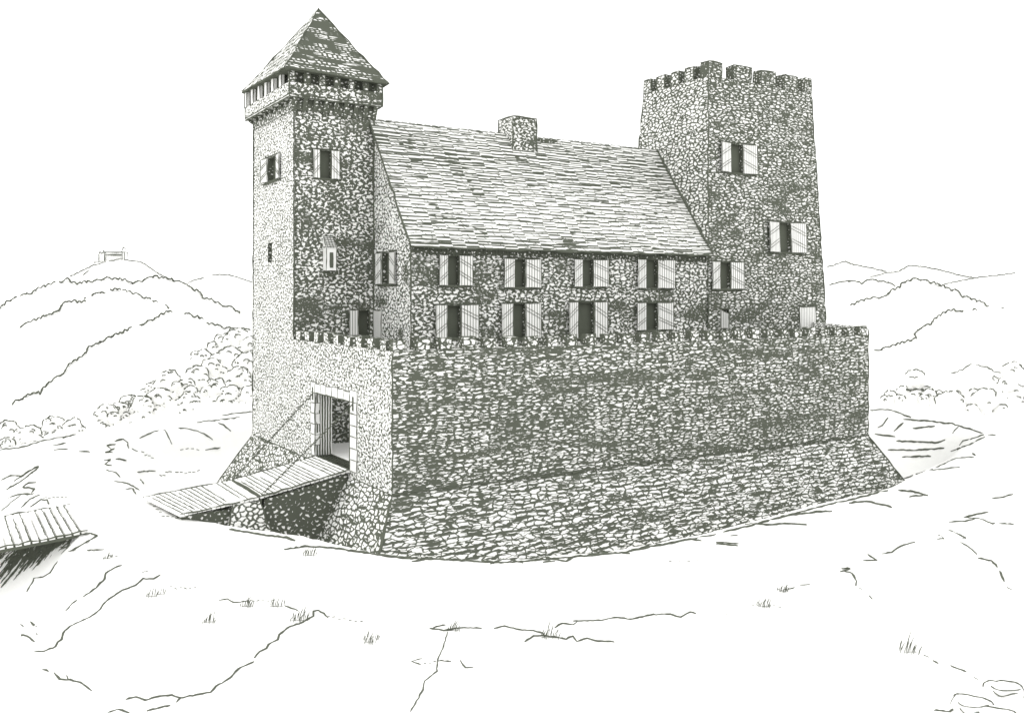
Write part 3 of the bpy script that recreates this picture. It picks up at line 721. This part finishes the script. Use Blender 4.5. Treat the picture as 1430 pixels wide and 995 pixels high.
# ------------------------------------------------------------------ keep (right tower)
KA0, KA1, KB0, KB1, KZ = 29.75, 43.4, 9.05, 20.5, 26.1
KP = thing('keep', P(KA0, KB0, GZ0), 'massive tapering square stone keep with battlements at the right end', 'tower')
def KT(s, b, z):                      # s, b in plan at the foot; the shaft narrows upwards
    t = z/KZ; ka1 = KA1-2.2*t**1.1; ka0 = KA0+.1*t; kb0 = KB0+.15*t; kb1 = KB1-3.95*t
    return P(ka0+(ka1-ka0)*(s-KA0)/(KA1-KA0), kb0+(kb1-kb0)*(b-KB0)/(KB1-KB0), z)
f_keep = lambda s, z, d: KT(s, KB0, z)+(P(0, d, 0)-P(0, 0, 0))
def kpx(us, vt, vb):
    out = []
    for u in us:
        # invert the taper numerically
        lo, hi = KA0-2, KA1+2; z = on_front(u, (vt+vb)/2, KB0)[1]
        for _ in range(40):
            m_ = (lo+hi)/2; p = KT(m_, KB0, z); uu = CX+F*p.x/p.y
            if uu < u: lo = m_
            else: hi = m_
        out.append(lo)
    mid = (us[0]+us[-1])/2; return out, on_front(mid, vb, KB0)[1], on_front(mid, vt, KB0)[1]
K_ = [kpx((1004, 1020, 1037, 1054), 201, 241), kpx((1071, 1088, 1104, 1122), 311, 352), kpx((992, 1005, 1020, 1036), 366, 403)]
kd = kpx((1006, 1018), 432, 458); ke = kpx((1116, 1139), 428, 466)
mb = MB()
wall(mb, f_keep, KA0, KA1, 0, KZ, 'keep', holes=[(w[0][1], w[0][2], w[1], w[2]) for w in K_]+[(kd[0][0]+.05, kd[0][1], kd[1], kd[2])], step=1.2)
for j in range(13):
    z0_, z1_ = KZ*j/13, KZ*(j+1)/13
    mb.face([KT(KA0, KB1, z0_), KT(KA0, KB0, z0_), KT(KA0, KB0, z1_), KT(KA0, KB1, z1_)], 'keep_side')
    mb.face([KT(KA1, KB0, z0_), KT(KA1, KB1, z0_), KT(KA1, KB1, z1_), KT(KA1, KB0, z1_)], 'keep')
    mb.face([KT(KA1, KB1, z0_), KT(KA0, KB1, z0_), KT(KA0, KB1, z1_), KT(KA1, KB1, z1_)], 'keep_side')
mb.face([KT(KA0, KB0, KZ-.8), KT(KA1, KB0, KZ-.8), KT(KA1, KB1, KZ-.8), KT(KA0, KB1, KZ-.8)], 'keep_side')
for c in ((KA0, KB0), (KA1, KB0), (KA0, KB1)): mb.line([KT(*c, z) for z in (6, 10, 14, 18, 22, KZ)], .055, wob=.06)
mb.build('wall', KP)
for w in K_: window(KP, f_keep, *w[0], w[1], w[2])
window(KP, f_keep, kd[0][0]+.05, kd[0][0]+.05, kd[0][1], kd[0][1]+.05, kd[1], kd[2], left=False, right=False, sill=False)
k = MB(); h0 = kd[0][0]
q = [f_keep(h0, kd[1], -.02), f_keep(h0+.15, kd[1], -.75), f_keep(h0+.15, kd[2]-.3, -.75), f_keep(h0, kd[2], -.02)]
k.face(q, 'shutter'); k.face([p+Vector((.04, .02, 0)) for p in q][::-1], 'shutter')
for i in range(4): k.line([q[i], q[(i+1) % 4]], .03)
k.build('shutter', KP)
k = MB(); (e0, e1), ez0, ez1 = ke
k.face([f_keep(e0, ez0, -.06), f_keep(e1, ez0, -.06), f_keep(e1, ez1, -.06), f_keep(e0, ez1, -.06)], 'shutter')
for a, b in (((e0, ez0), (e0, ez1)), ((e1, ez0), (e1, ez1)), ((e0, ez1), (e1, ez1)), ((e0, ez0), (e1, ez0))):
    k.face([f_keep(*a, -.06), f_keep(*b, -.06), f_keep(*b, .05), f_keep(*a, .05)], 'white'); k.line([f_keep(*a, -.07), f_keep(*b, -.07)], .05)
k.line([f_keep(e0-.15, ez1+.12, -.08), f_keep(e1+.15, ez1+.12, -.08)], .06)
k.build('door', KP)
k = MB()
def kbox(a0, a1, b0, b1, z0, z1, m, side, e=.05): k.box(a0, a1, b0, b1, z0, z1, m, side=side, top='pier', edges=e, jit=.05)
p_ = KT(KA1, KB0, KZ); ka1 = KA1-2.2; ka0 = KA0+.1; kb0 = KB0+.15; kb1 = KB1-3.95
for (x0, x1) in ((0, .13), (.235, .40), (.49, .635), (.72, .86), (.93, 1.0)):
    k = MB(); kbox(ka0+(ka1-ka0)*x0, ka0+(ka1-ka0)*x1, kb0, kb0+.8, KZ-.02, KZ+1.15, 'keep', 'shade_ink'); k.build('merlon', KP)
for i in range(4):
    b = kb0+1.6+i*1.63; k = MB(); kbox(ka0, ka0+.7, b, min(b+.95, kb1), KZ-.02, KZ+1.05, 'shade_ink', 'keep_side'); k.build('merlon', KP)
for i in range(5):
    a = ka0+1.2+i*2.4; k = MB(); kbox(a, a+1.2, kb1-.7, kb1, KZ-.8, KZ+1.0, 'keep_side', 'shade_ink'); k.build('merlon', KP)

# ------------------------------------------------------------------ bridges
def deck(k, t0, t1, b0, b1, z0, z1, n, th=.22, sk=0.0):
    for i in range(n):
        f0, f1 = i/n, (i+1)/n-.012
        ta, tb_ = t0+(t1-t0)*f0, t0+(t1-t0)*f1; za, zb = z0+(z1-z0)*f0, z0+(z1-z0)*f1; j0, j1 = random.uniform(-.05, .05), random.uniform(-.05, .05)
        q = [P(-ta*(1-sk*f0), b0+j0, za), P(-ta, b1+j1, za), P(-tb_, b1+j1, zb), P(-tb_*(1-sk*f1), b0+j0, zb)]; lo = [p-Vector((0, 0, th*.5)) for p in q]
        k.mesh(q+lo, [(0,1,2,3),(7,6,5,4),(0,4,5,1),(1,5,6,2),(2,6,7,3),(3,7,4,0)], 'white')
        if random.random() < .85:
            L0 = random.uniform(0, .15) if random.random() < .5 else 0; L1 = 1-(random.uniform(0, .3) if random.random() < .4 else 0)
            k.line([q[0].lerp(q[1], L0)+Vector((0, 0, .01)), q[0].lerp(q[1], L1)+Vector((0, 0, .01))], .028, wob=.02)
    k.line([P(-t0, b0, z0), P(-t1*(1-sk), b0, z1)], .045, wob=.04); k.line([P(-t0, b1, z0), P(-t1, b1, z1)], .045, wob=.04)
DB = thing('drawbridge', P(0, 8, GZ0), 'lowered plank drawbridge in front of the gateway held by two chains', 'drawbridge')
k = MB(); deck(k, .05, 4.9, G0+.1, G1-.1, GZ0, -.50, 20); k.build('deck', DB)
k = MB(); k.line([P(-4.9, G0+.1, -.46), P(-4.9, G1-.1, -.46)], .08, wob=.03); k.box(-4.95, -4.75, G0+.15, G1-.15, -.78, -.64, 'ink'); k.build('beam', DB)
for b, t_ in ((G0-.45, G0+.15), (G1+.38, G1-.15)):
    s_, e_ = P(-.08, b, GZ1-.1), P(-4.75, t_, -.40); k = MB(); L = (e_-s_).length; nl = int(L/.2)
    for i in range(nl):
        c = s_.lerp(e_, (i+.5)/nl); d = (e_-s_).normalized(); sd = d.cross(Vector((0, 0, 1))).normalized()
        if i % 2: sd = d.cross(sd)
        pts = [c+d*math.cos(x)*.14+sd*math.sin(x)*.055 for x in [2*math.pi*t/8 for t in range(9)]]
        k.line(pts, .02, wob=0, seg=9, n=4, taper=False)
    k.build('chain', DB)
FB = thing('plank_bridge', P(-7, 8, -1), 'plank footbridge from the ring path to the drawbridge on a stone pier', 'bridge', 'fixed plank bridges')
k = MB(); deck(k, 4.95, 9.6, G0+.1, G1-.1, -.52, -.92, 17, sk=.08); k.build('deck', FB)
k = MB(); k.box(-5.2, -5.0, G0+.15, G1-.15, -.84, -.68, 'ink'); k.build('beam', FB)
k = MB()
def wedge(k, q0, q1, zt, zb, m): pass
top = [(-6.2, G0+.1), (-4.9, G0+.1), (-4.6, G1-.2), (-6.0, G1-.2)]; bot = [(-7.4, G0-.6), (-3.6, G0-.6), (-3.4, G1+.5), (-7.2, G1+.5)]
vs_ = [P(*p, -.72) for p in top]+[P(*p, -4.7) for p in bot]
k.mesh(vs_, [(0,1,2,3),(4,5,1,0),(5,6,2,1),(6,7,3,2),(7,4,0,3)], 'pier')
for e in ((0, 4), (1, 5)): k.line([vs_[e[0]], vs_[e[1]]], .05, wob=.05)
k.build('pier', FB)
k = MB(); k.box(-8.7, -6.0, G0+.3, G1-.3, -4.4, -1.0, 'shade_ink'); k.build('abutment', FB)  # faces inked dark for the shade under the deck
k = MB(); k.mesh([P(-.1, G0+.3, .15), P(-4.6, G0+.3, -.72), P(-4.6, G0+.3, -4.4), P(-.1, G0+.3, -4.4), P(-.1, G1-.3, .15), P(-4.6, G1-.3, -.72), P(-4.6, G1-.3, -4.4), P(-.1, G1-.3, -4.4)], [(0,1,2,3),(7,6,5,4),(0,4,5,1),(1,5,6,2),(3,7,4,0)], 'shade_ink'); 
tag(k.build('bridge_shade_block'), 'dark inked block standing for the shade under the drawbridge', 'wall')  # added dark block: shade below the deck built as a solid
SB = thing('plank_bridge', Vector((*gp(60, 740), -1.3)), 'short plank bridge over the ravine at the left edge', 'bridge', 'fixed plank bridges')
n0 = gp(119, 743); rel = (n0[0]-OX, n0[1]-OY); sa, sb_ = rel[0]*RX+rel[1]*RY, -rel[0]*RY+rel[1]*RX
k = MB(); deck(k, -sa-.1, -sa+8, sb_, sb_+6.4, -1.12, -1.75, 24); k.build('deck', SB)
k = MB(); k.mesh([P(sa-x, sb_+y, -1.24-.63*x/8-z) for x in (0, 8) for y in (.1, .35) for z in (0, .16)], [(0,1,5,4),(2,6,7,3),(0,4,6,2),(1,3,7,5),(0,2,3,1),(4,5,7,6)], 'ink'); k.build('beam', SB)

# ------------------------------------------------------------------ far castle on the hill
FC = thing('far_castle', at(155, 366, 760), 'tiny castle sketched on the hilltop at the far left', 'castle')
def fbox(k, u0, u1, v0, v1, Y, dep, m='white', lw=1.7):
    a, b = at(u0, v1, Y), at(u1, v0, Y); r = lw/2*Y/F
    q = [Vector((x, y, z)) for x in (a.x, b.x) for y in (Y, Y+dep) for z in (a.z, b.z)]
    k.mesh(q, [(0,4,5,1),(4,6,7,5),(6,2,3,7),(2,0,1,3),(1,5,7,3)], m)
    for i, j in ((0,1),(4,5),(1,5),(0,4),(2,3),(6,7),(1,3),(5,7),(3,7)): k.line([q[i], q[j]], r, wob=r*.4)
k = MB(); fbox(k, 146, 172, 352, 366, 760, 8); r = .8*760/F
k.line([at(147, 355.5, 759), at(174, 356, 759)], r*1.3); k.build('hall', FC)
k = MB(); fbox(k, 138, 146, 353, 369, 759, 7)
ap = [at(137, 357, 759), at(140, 350, 762), at(142, 355, 759), at(145, 350, 762), at(147, 353, 759)]; k.line(ap, r*1.2)
k.build('tower', FC)
k = MB(); fbox(k, 171, 174, 352, 364, 758, 6); k.line([at(169, 352, 757), at(172, 345, 757), at(176, 348, 757)], r*1.6); k.build('tower', FC)
k = MB(); fbox(k, 132, 150, 366, 368, 758, 3); k.line([at(132, 369, 757), at(133, 374, 757)], r); k.build('terrace', FC)

# ------------------------------------------------------------------ trees
def tree(u, vt, r, Y, label, group, lobes=None, flatb=1.0, curl=3):
    """crown of puffy lobes with drawn leaf edges, on a tapered trunk"""
    top = at(u, vt, Y); R = r*Y/F; gz = height(top.x, Y)
    cz = top.z-R; base = Vector((top.x, Y, gz-.3))
    root = thing('tree', base, label, 'tree', group)
    k = MB(); cr = Vector((top.x, Y, cz)); hs = max(cz-gz, R*.5)
    k.line([base, base+Vector((.1, 0, hs*.6)), cr], max(R*.11, .12), 'paper', wob=.02, n=7)
    for s_ in (-1, 1): k.line([base+Vector((0, 0, hs*.6)), cr+Vector((s_*R*.6, 0, R*.1))], max(R*.05, .06), 'paper', wob=.02)
    k.build('trunk', root)
    rr_ = random.uniform
    lobes = lobes or [(0, 0, 1), (rr_(-.95, -.6), rr_(-.8, -.1), rr_(.45, .7)), (rr_(.6, .95), rr_(-.8, -.1), rr_(.4, .7)), (rr_(-.4, .4), -1.25, rr_(.7, .9)), (rr_(-.7, .7), .35, .5)]
    k = MB()
    for li, (dx, dz, rr) in enumerate(lobes):
        c = cr+Vector((dx*R, random.uniform(-.35, .35)*R-(.15*R if li else 0), dz*R)); q = rr*R
        nu, nv = 16, 10; vs = []
        seed = Vector((c.x*.7, c.z, li*3.1))
        def rad(dv): return q*(1+.22*noise.noise(dv*1.9+seed)+.10*noise.noise(dv*5+seed))
        for i in range(nv+1):
            th_ = math.pi*i/nv
            for j in range(nu):
                ph = 2*math.pi*j/nu; dv = Vector((math.sin(th_)*math.cos(ph), math.sin(th_)*math.sin(ph), math.cos(th_)*flatb)); vs.append(c+dv*rad(dv))
        fs = [(i*nu+j, i*nu+(j+1) % nu, (i+1)*nu+(j+1) % nu, (i+1)*nu+j) for i in range(nv) for j in range(nu)]
        k.mesh(vs, fs, 'paper')
        lw = .88*Y/F
        # leaf-edge lines round the lobe, in three upright planes so that it reads from any side
        vd = Vector((c.x, c.y, 0)).normalized(); sd = Vector((vd.y, -vd.x, 0))
        a0_, a1_ = random.uniform(-.2, .7), math.pi+random.uniform(-.7, .2)
        pts = []
        for i in range(27):
            t = a0_+(a1_-a0_)*i/26; dv = (sd*math.cos(t)+Vector((0, 0, math.sin(t)))*flatb-vd*.12).normalized()
            pts.append(c+dv*(rad(dv)*(1.0+.035*abs(math.sin(i*1.3)))+lw*.3))
        cut = random.randint(8, 18)
        k.line(pts[:cut], lw, wob=lw*.3, seg=lw*5); k.line(pts[cut+(1 if random.random() < .5 else 0):], lw, wob=lw*.3, seg=lw*5)
        for _ in range(curl if rr > .5 else 2):
            t = random.uniform(-.4, math.pi+.4); e = random.uniform(.1, .85); up_ = Vector((0, 0, 1))
            d0 = (sd*math.cos(t)*e+up_*math.sin(t)*e-vd*math.sqrt(1-e*e)).normalized(); ra = random.uniform(.12, .30)
            x0_, x1_ = random.uniform(-.6, .8), random.uniform(2.0, 3.9); pp = []
            for i in range(9):
                x = x0_+(x1_-x0_)*i/8; dv = (d0+(sd*math.cos(x)+up_*math.sin(x)*.75)*ra).normalized(); pp.append(c+dv*(rad(dv)+lw*.3))
            k.line(pp, lw*.85, wob=lw*.2, seg=lw*4)
    k.build('crown', root)
LT = [(14,587,15,100),(41,594,15,96),(74,581,14,102),(103,584,12,100),(149,564,13,104),(167,561,11,106),(198,552,13,106),(178,551,11,110),(222,541,13,108),(234,517,16,114),(213,533,10,116),(258,530,14,110),(275,511,17,116),(297,500,15,118),(300,528,14,108),(322,484,17,122),(334,512,15,112),(345,492,15,118),(331,458,15,130),(311,466,13,132),(349,470,14,128),(283,488,12,126),(349,538,13,106),(322,538,12,106),(262,548,12,106),(8,611,11,92)]
where = ['at the left picture edge', 'second from the left edge', 'third from the left edge', 'fourth from the left edge', 'before the lowest slope line', 'with curling lines beside the slope', 'low down midway along the belt', 'behind the middle of the belt', 'small, right of the belt middle', 'round topped on the upper belt', 'small one half hidden in the upper belt',
         'in the front row below the round one', 'broad, on the rising part of the belt', 'crowded in the rising part of the belt', 'low front one near the tower', 'high one close left of the tower', 'front one beside the tower', 'touching the tower edge at mid height', 'topmost beside the tower', 'high and left of the topmost tree', 'uppermost against the tower edge', 'small one at the hillside edge', 'lowest against the tower', 'low one just left of the tower', 'low one over the far path edge', 'lowest at the left picture edge']
for (u, v, r, Y), wh in zip(LT, where): tree(u, v, r, Y, 'round leafy tree '+wh, 'trees in the belt left of the castle')
tree(1277, 516, 14, 116, 'flat topped tree standing above low bushes right of the wall', 'trees right of the castle', lobes=[(0, 0, 1), (-1.0, -1.35, .7), (1.1, -1.3, .7), (-2.3, -1.9, .55), (0, -1.9, 1)], flatb=.95)
tree(1245, 546, 9, 112, 'small low bush beside the right wall corner', 'trees right of the castle', lobes=[(0, 0, 1), (-1, -.4, .7), (1.1, -.3, .8)])
tree(1298, 543, 10, 114, 'low bush between the flat topped tree and the big round one', 'trees right of the castle', lobes=[(0, 0, 1), (-1, -.4, .7), (1.3, 0, .8)])
tree(1368, 510, 38, 122, 'widest tree with a broad domed crown on the right', 'trees right of the castle', lobes=[(0, 0, 1), (-.8, -.5, .6), (.9, -.2, .6)])
tree(1329, 546, 20, 106, 'round bush in front of the domed tree', 'trees right of the castle', lobes=[(0, 0, 1)], curl=1)
tree(1375, 543, 16, 105, 'round headed bush right of the round bush', 'trees right of the castle', lobes=[(0, 0, 1), (-1.1, -.9, .6), (1.2, -.9, .6)], curl=1)
tree(1412, 505, 14, 110, 'tree cut by the right picture edge', 'trees right of the castle', lobes=[(0, 0, 1), (-.6, -1.2, .8), (.5, -2.2, 1.0), (.3, -3.2, .9)], curl=2)

# ------------------------------------------------------------------ grass tufts and boulders
TUF = [(212,832,12,5,'beside the dotted path edge on the left'),(225,829,9,3,'smallest, right of the dotted edge'),(345,846,14,7,'at the left ledge of the path edge'),(386,846,16,5,'just right of the left ledge'),(418,866,20,8,'tallest, where the winding ledge begins'),(292,868,14,6,'pale one below the path edge on the left'),(517,896,18,7,'alone left of the central crack'),(633,880,14,6,'at the head of the central crack'),(767,890,20,7,'at the central ragged ledge'),(1094,826,11,7,'upper one of the right hand pair'),(1066,847,15,7,'lower one of the right hand pair'),(1268,910,22,8,'above the dashes at the lower right'),(151,779,9,6,'on the path near the small bridge'),(432,775,14,5,'faint one under the castle base')]
for u, v, hp, n, wh in TUF:
    p = hit(u, v); t = thing('grass_tuft', p, 'sparse tuft of grass blades '+wh, 'grass', 'grass tufts on the bank'); k = MB(); sc = p.y/F
    for i in range(n*2):
        x = (i/(n*2-1)-.5)*hp*1.2*sc; b0 = p+Vector((x, random.uniform(-.15, .15), 0)); b0.z = height(b0.x, b0.y)
        h = hp*sc*random.uniform(.45, 1.05)*(1.15-abs(x)/(hp*sc)); ln = random.uniform(.1, .35)
        k.line([b0, b0+Vector((h*ln*.6, 0, h*.6)), b0+Vector((h*ln*1.4, 0, h))], .62*sc, wob=.1*sc, n=4)
    k.line([p+Vector((-.6*hp*sc, 0, .01)), p+Vector((.6*hp*sc, 0, .01))], .3*sc, wob=.1*sc)
    k.build('blades', t)
def boulder(u, v, ru, rv, label):
    p = hit(u, v+rv*.6) or gp(u, v); p = Vector(p); sc = p.y/F; c = p+Vector((0, 0, rv*.15*sc)); k = MB(); nu, nv = 22, 12; vs = []
    def surf(dv):
        q = 1+.16*noise.noise(dv*1.6+Vector((u, 0, 0)))+.05*noise.noise(dv*4)
        f_ = [math.copysign(abs(x)**.75, x) for x in dv]
        return c+Vector((f_[0]*ru*sc*q, f_[1]*ru*sc*.8*q, f_[2]*rv*sc*q))
    for i in range(nv+1):
        for j in range(nu):
            th_, ph = math.pi*i/nv, 2*math.pi*j/nu; vs.append(surf(Vector((math.sin(th_)*math.cos(ph), math.sin(th_)*math.sin(ph), math.cos(th_)))))
    k.mesh(vs, [(i*nu+j, i*nu+(j+1) % nu, (i+1)*nu+(j+1) % nu, (i+1)*nu+j) for i in range(nv) for j in range(nu)], 'paper')
    vd = Vector((c.x, c.y, 0)).normalized(); sd = Vector((vd.y, -vd.x, 0)); up = Vector((0, 0, 1)); lw = .95*sc
    k.line([surf((sd*math.cos(t)+up*math.sin(t)-vd*.28*math.sin(t)+vd*0).normalized())+(-vd+up)*lw*.4 for t in [-.35+(math.pi+.7)*i/30 for i in range(31)]], lw, wob=lw*.2)
    for e in (.5, .9):
        k.line([surf((sd*math.cos(t)*.9+up*(.55-e*.5+.12*math.sin(3*t))-vd*e).normalized())-vd*lw*.4 for t in [.5+1.9*i/14 for i in range(15)]], lw*.75, wob=lw*.2)
    o = k.build('boulder', smooth=True); tag(o, label, 'rock', 'boulders at the lower right'); return p, surf, sd, up, vd
boulder(1357, 978, 26, 22, 'wide flat topped rock at the bottom right corner')
boulder(1403, 956, 24, 16, 'rounded rock cut by the right picture edge')
boulder(1390, 992, 30, 16, 'low scratched rock lying along the bottom picture edge')

# ------------------------------------------------------------------ light, sky, camera
wd = bpy.data.worlds.new('World'); S.world = wd; wd.use_nodes = True; nt = wd.node_tree; nt.nodes.clear()
out = nt.nodes.new('ShaderNodeOutputWorld'); bg = nt.nodes.new('ShaderNodeBackground'); sky = nt.nodes.new('ShaderNodeTexSky')
sky.sky_type = 'NISHITA'; sky.sun_disc = False; sky.sun_elevation = math.radians(50); sky.sun_rotation = math.radians(-75)
hs_ = nt.nodes.new('ShaderNodeHueSaturation'); hs_.inputs['Saturation'].default_value = .04
mx = nt.nodes.new('ShaderNodeMix'); mx.data_type = 'RGBA'; mx.inputs[0].default_value = .88; mx.inputs[7].default_value = (10.0, 10.0, 9.85, 1)   # even overcast over the clear sky
nt.links.new(sky.outputs[0], hs_.inputs['Color']); nt.links.new(hs_.outputs[0], mx.inputs[6]); nt.links.new(mx.outputs[2], bg.inputs[0])
bg.inputs[1].default_value = .12; nt.links.new(bg.outputs[0], out.inputs[0])
sl2 = bpy.data.lights.new('sun', 'SUN'); sl2.energy = .8; sl2.angle = math.radians(20); sl2.color = (1, .98, .95)
so = bpy.data.objects.new('sun', sl2); C.objects.link(so)
el, az_ = math.radians(50), math.radians(-75)          # azimuth from +Y towards +X: sun on the left
dirv = Vector((math.sin(az_)*math.cos(el), math.cos(az_)*math.cos(el), math.sin(el)))
so.rotation_euler = dirv.to_track_quat('Z', 'Y').to_euler()
cam = bpy.data.cameras.new('camera'); co = bpy.data.objects.new('camera', cam); C.objects.link(co); S.camera = co
co.location = CAM; co.rotation_euler = (math.pi/2, 0, 0)
cam.sensor_width = 36; cam.lens = 36*F/W0; cam.shift_y = -(H0/2-HOR)/W0; cam.clip_start = .1; cam.clip_end = 20000
S.view_settings.view_transform = 'Standard'; S.view_settings.look = 'None'; S.view_settings.gamma = 1; S.view_settings.exposure = .42
S.cycles.max_bounces = 6; S.cycles.diffuse_bounces = 4
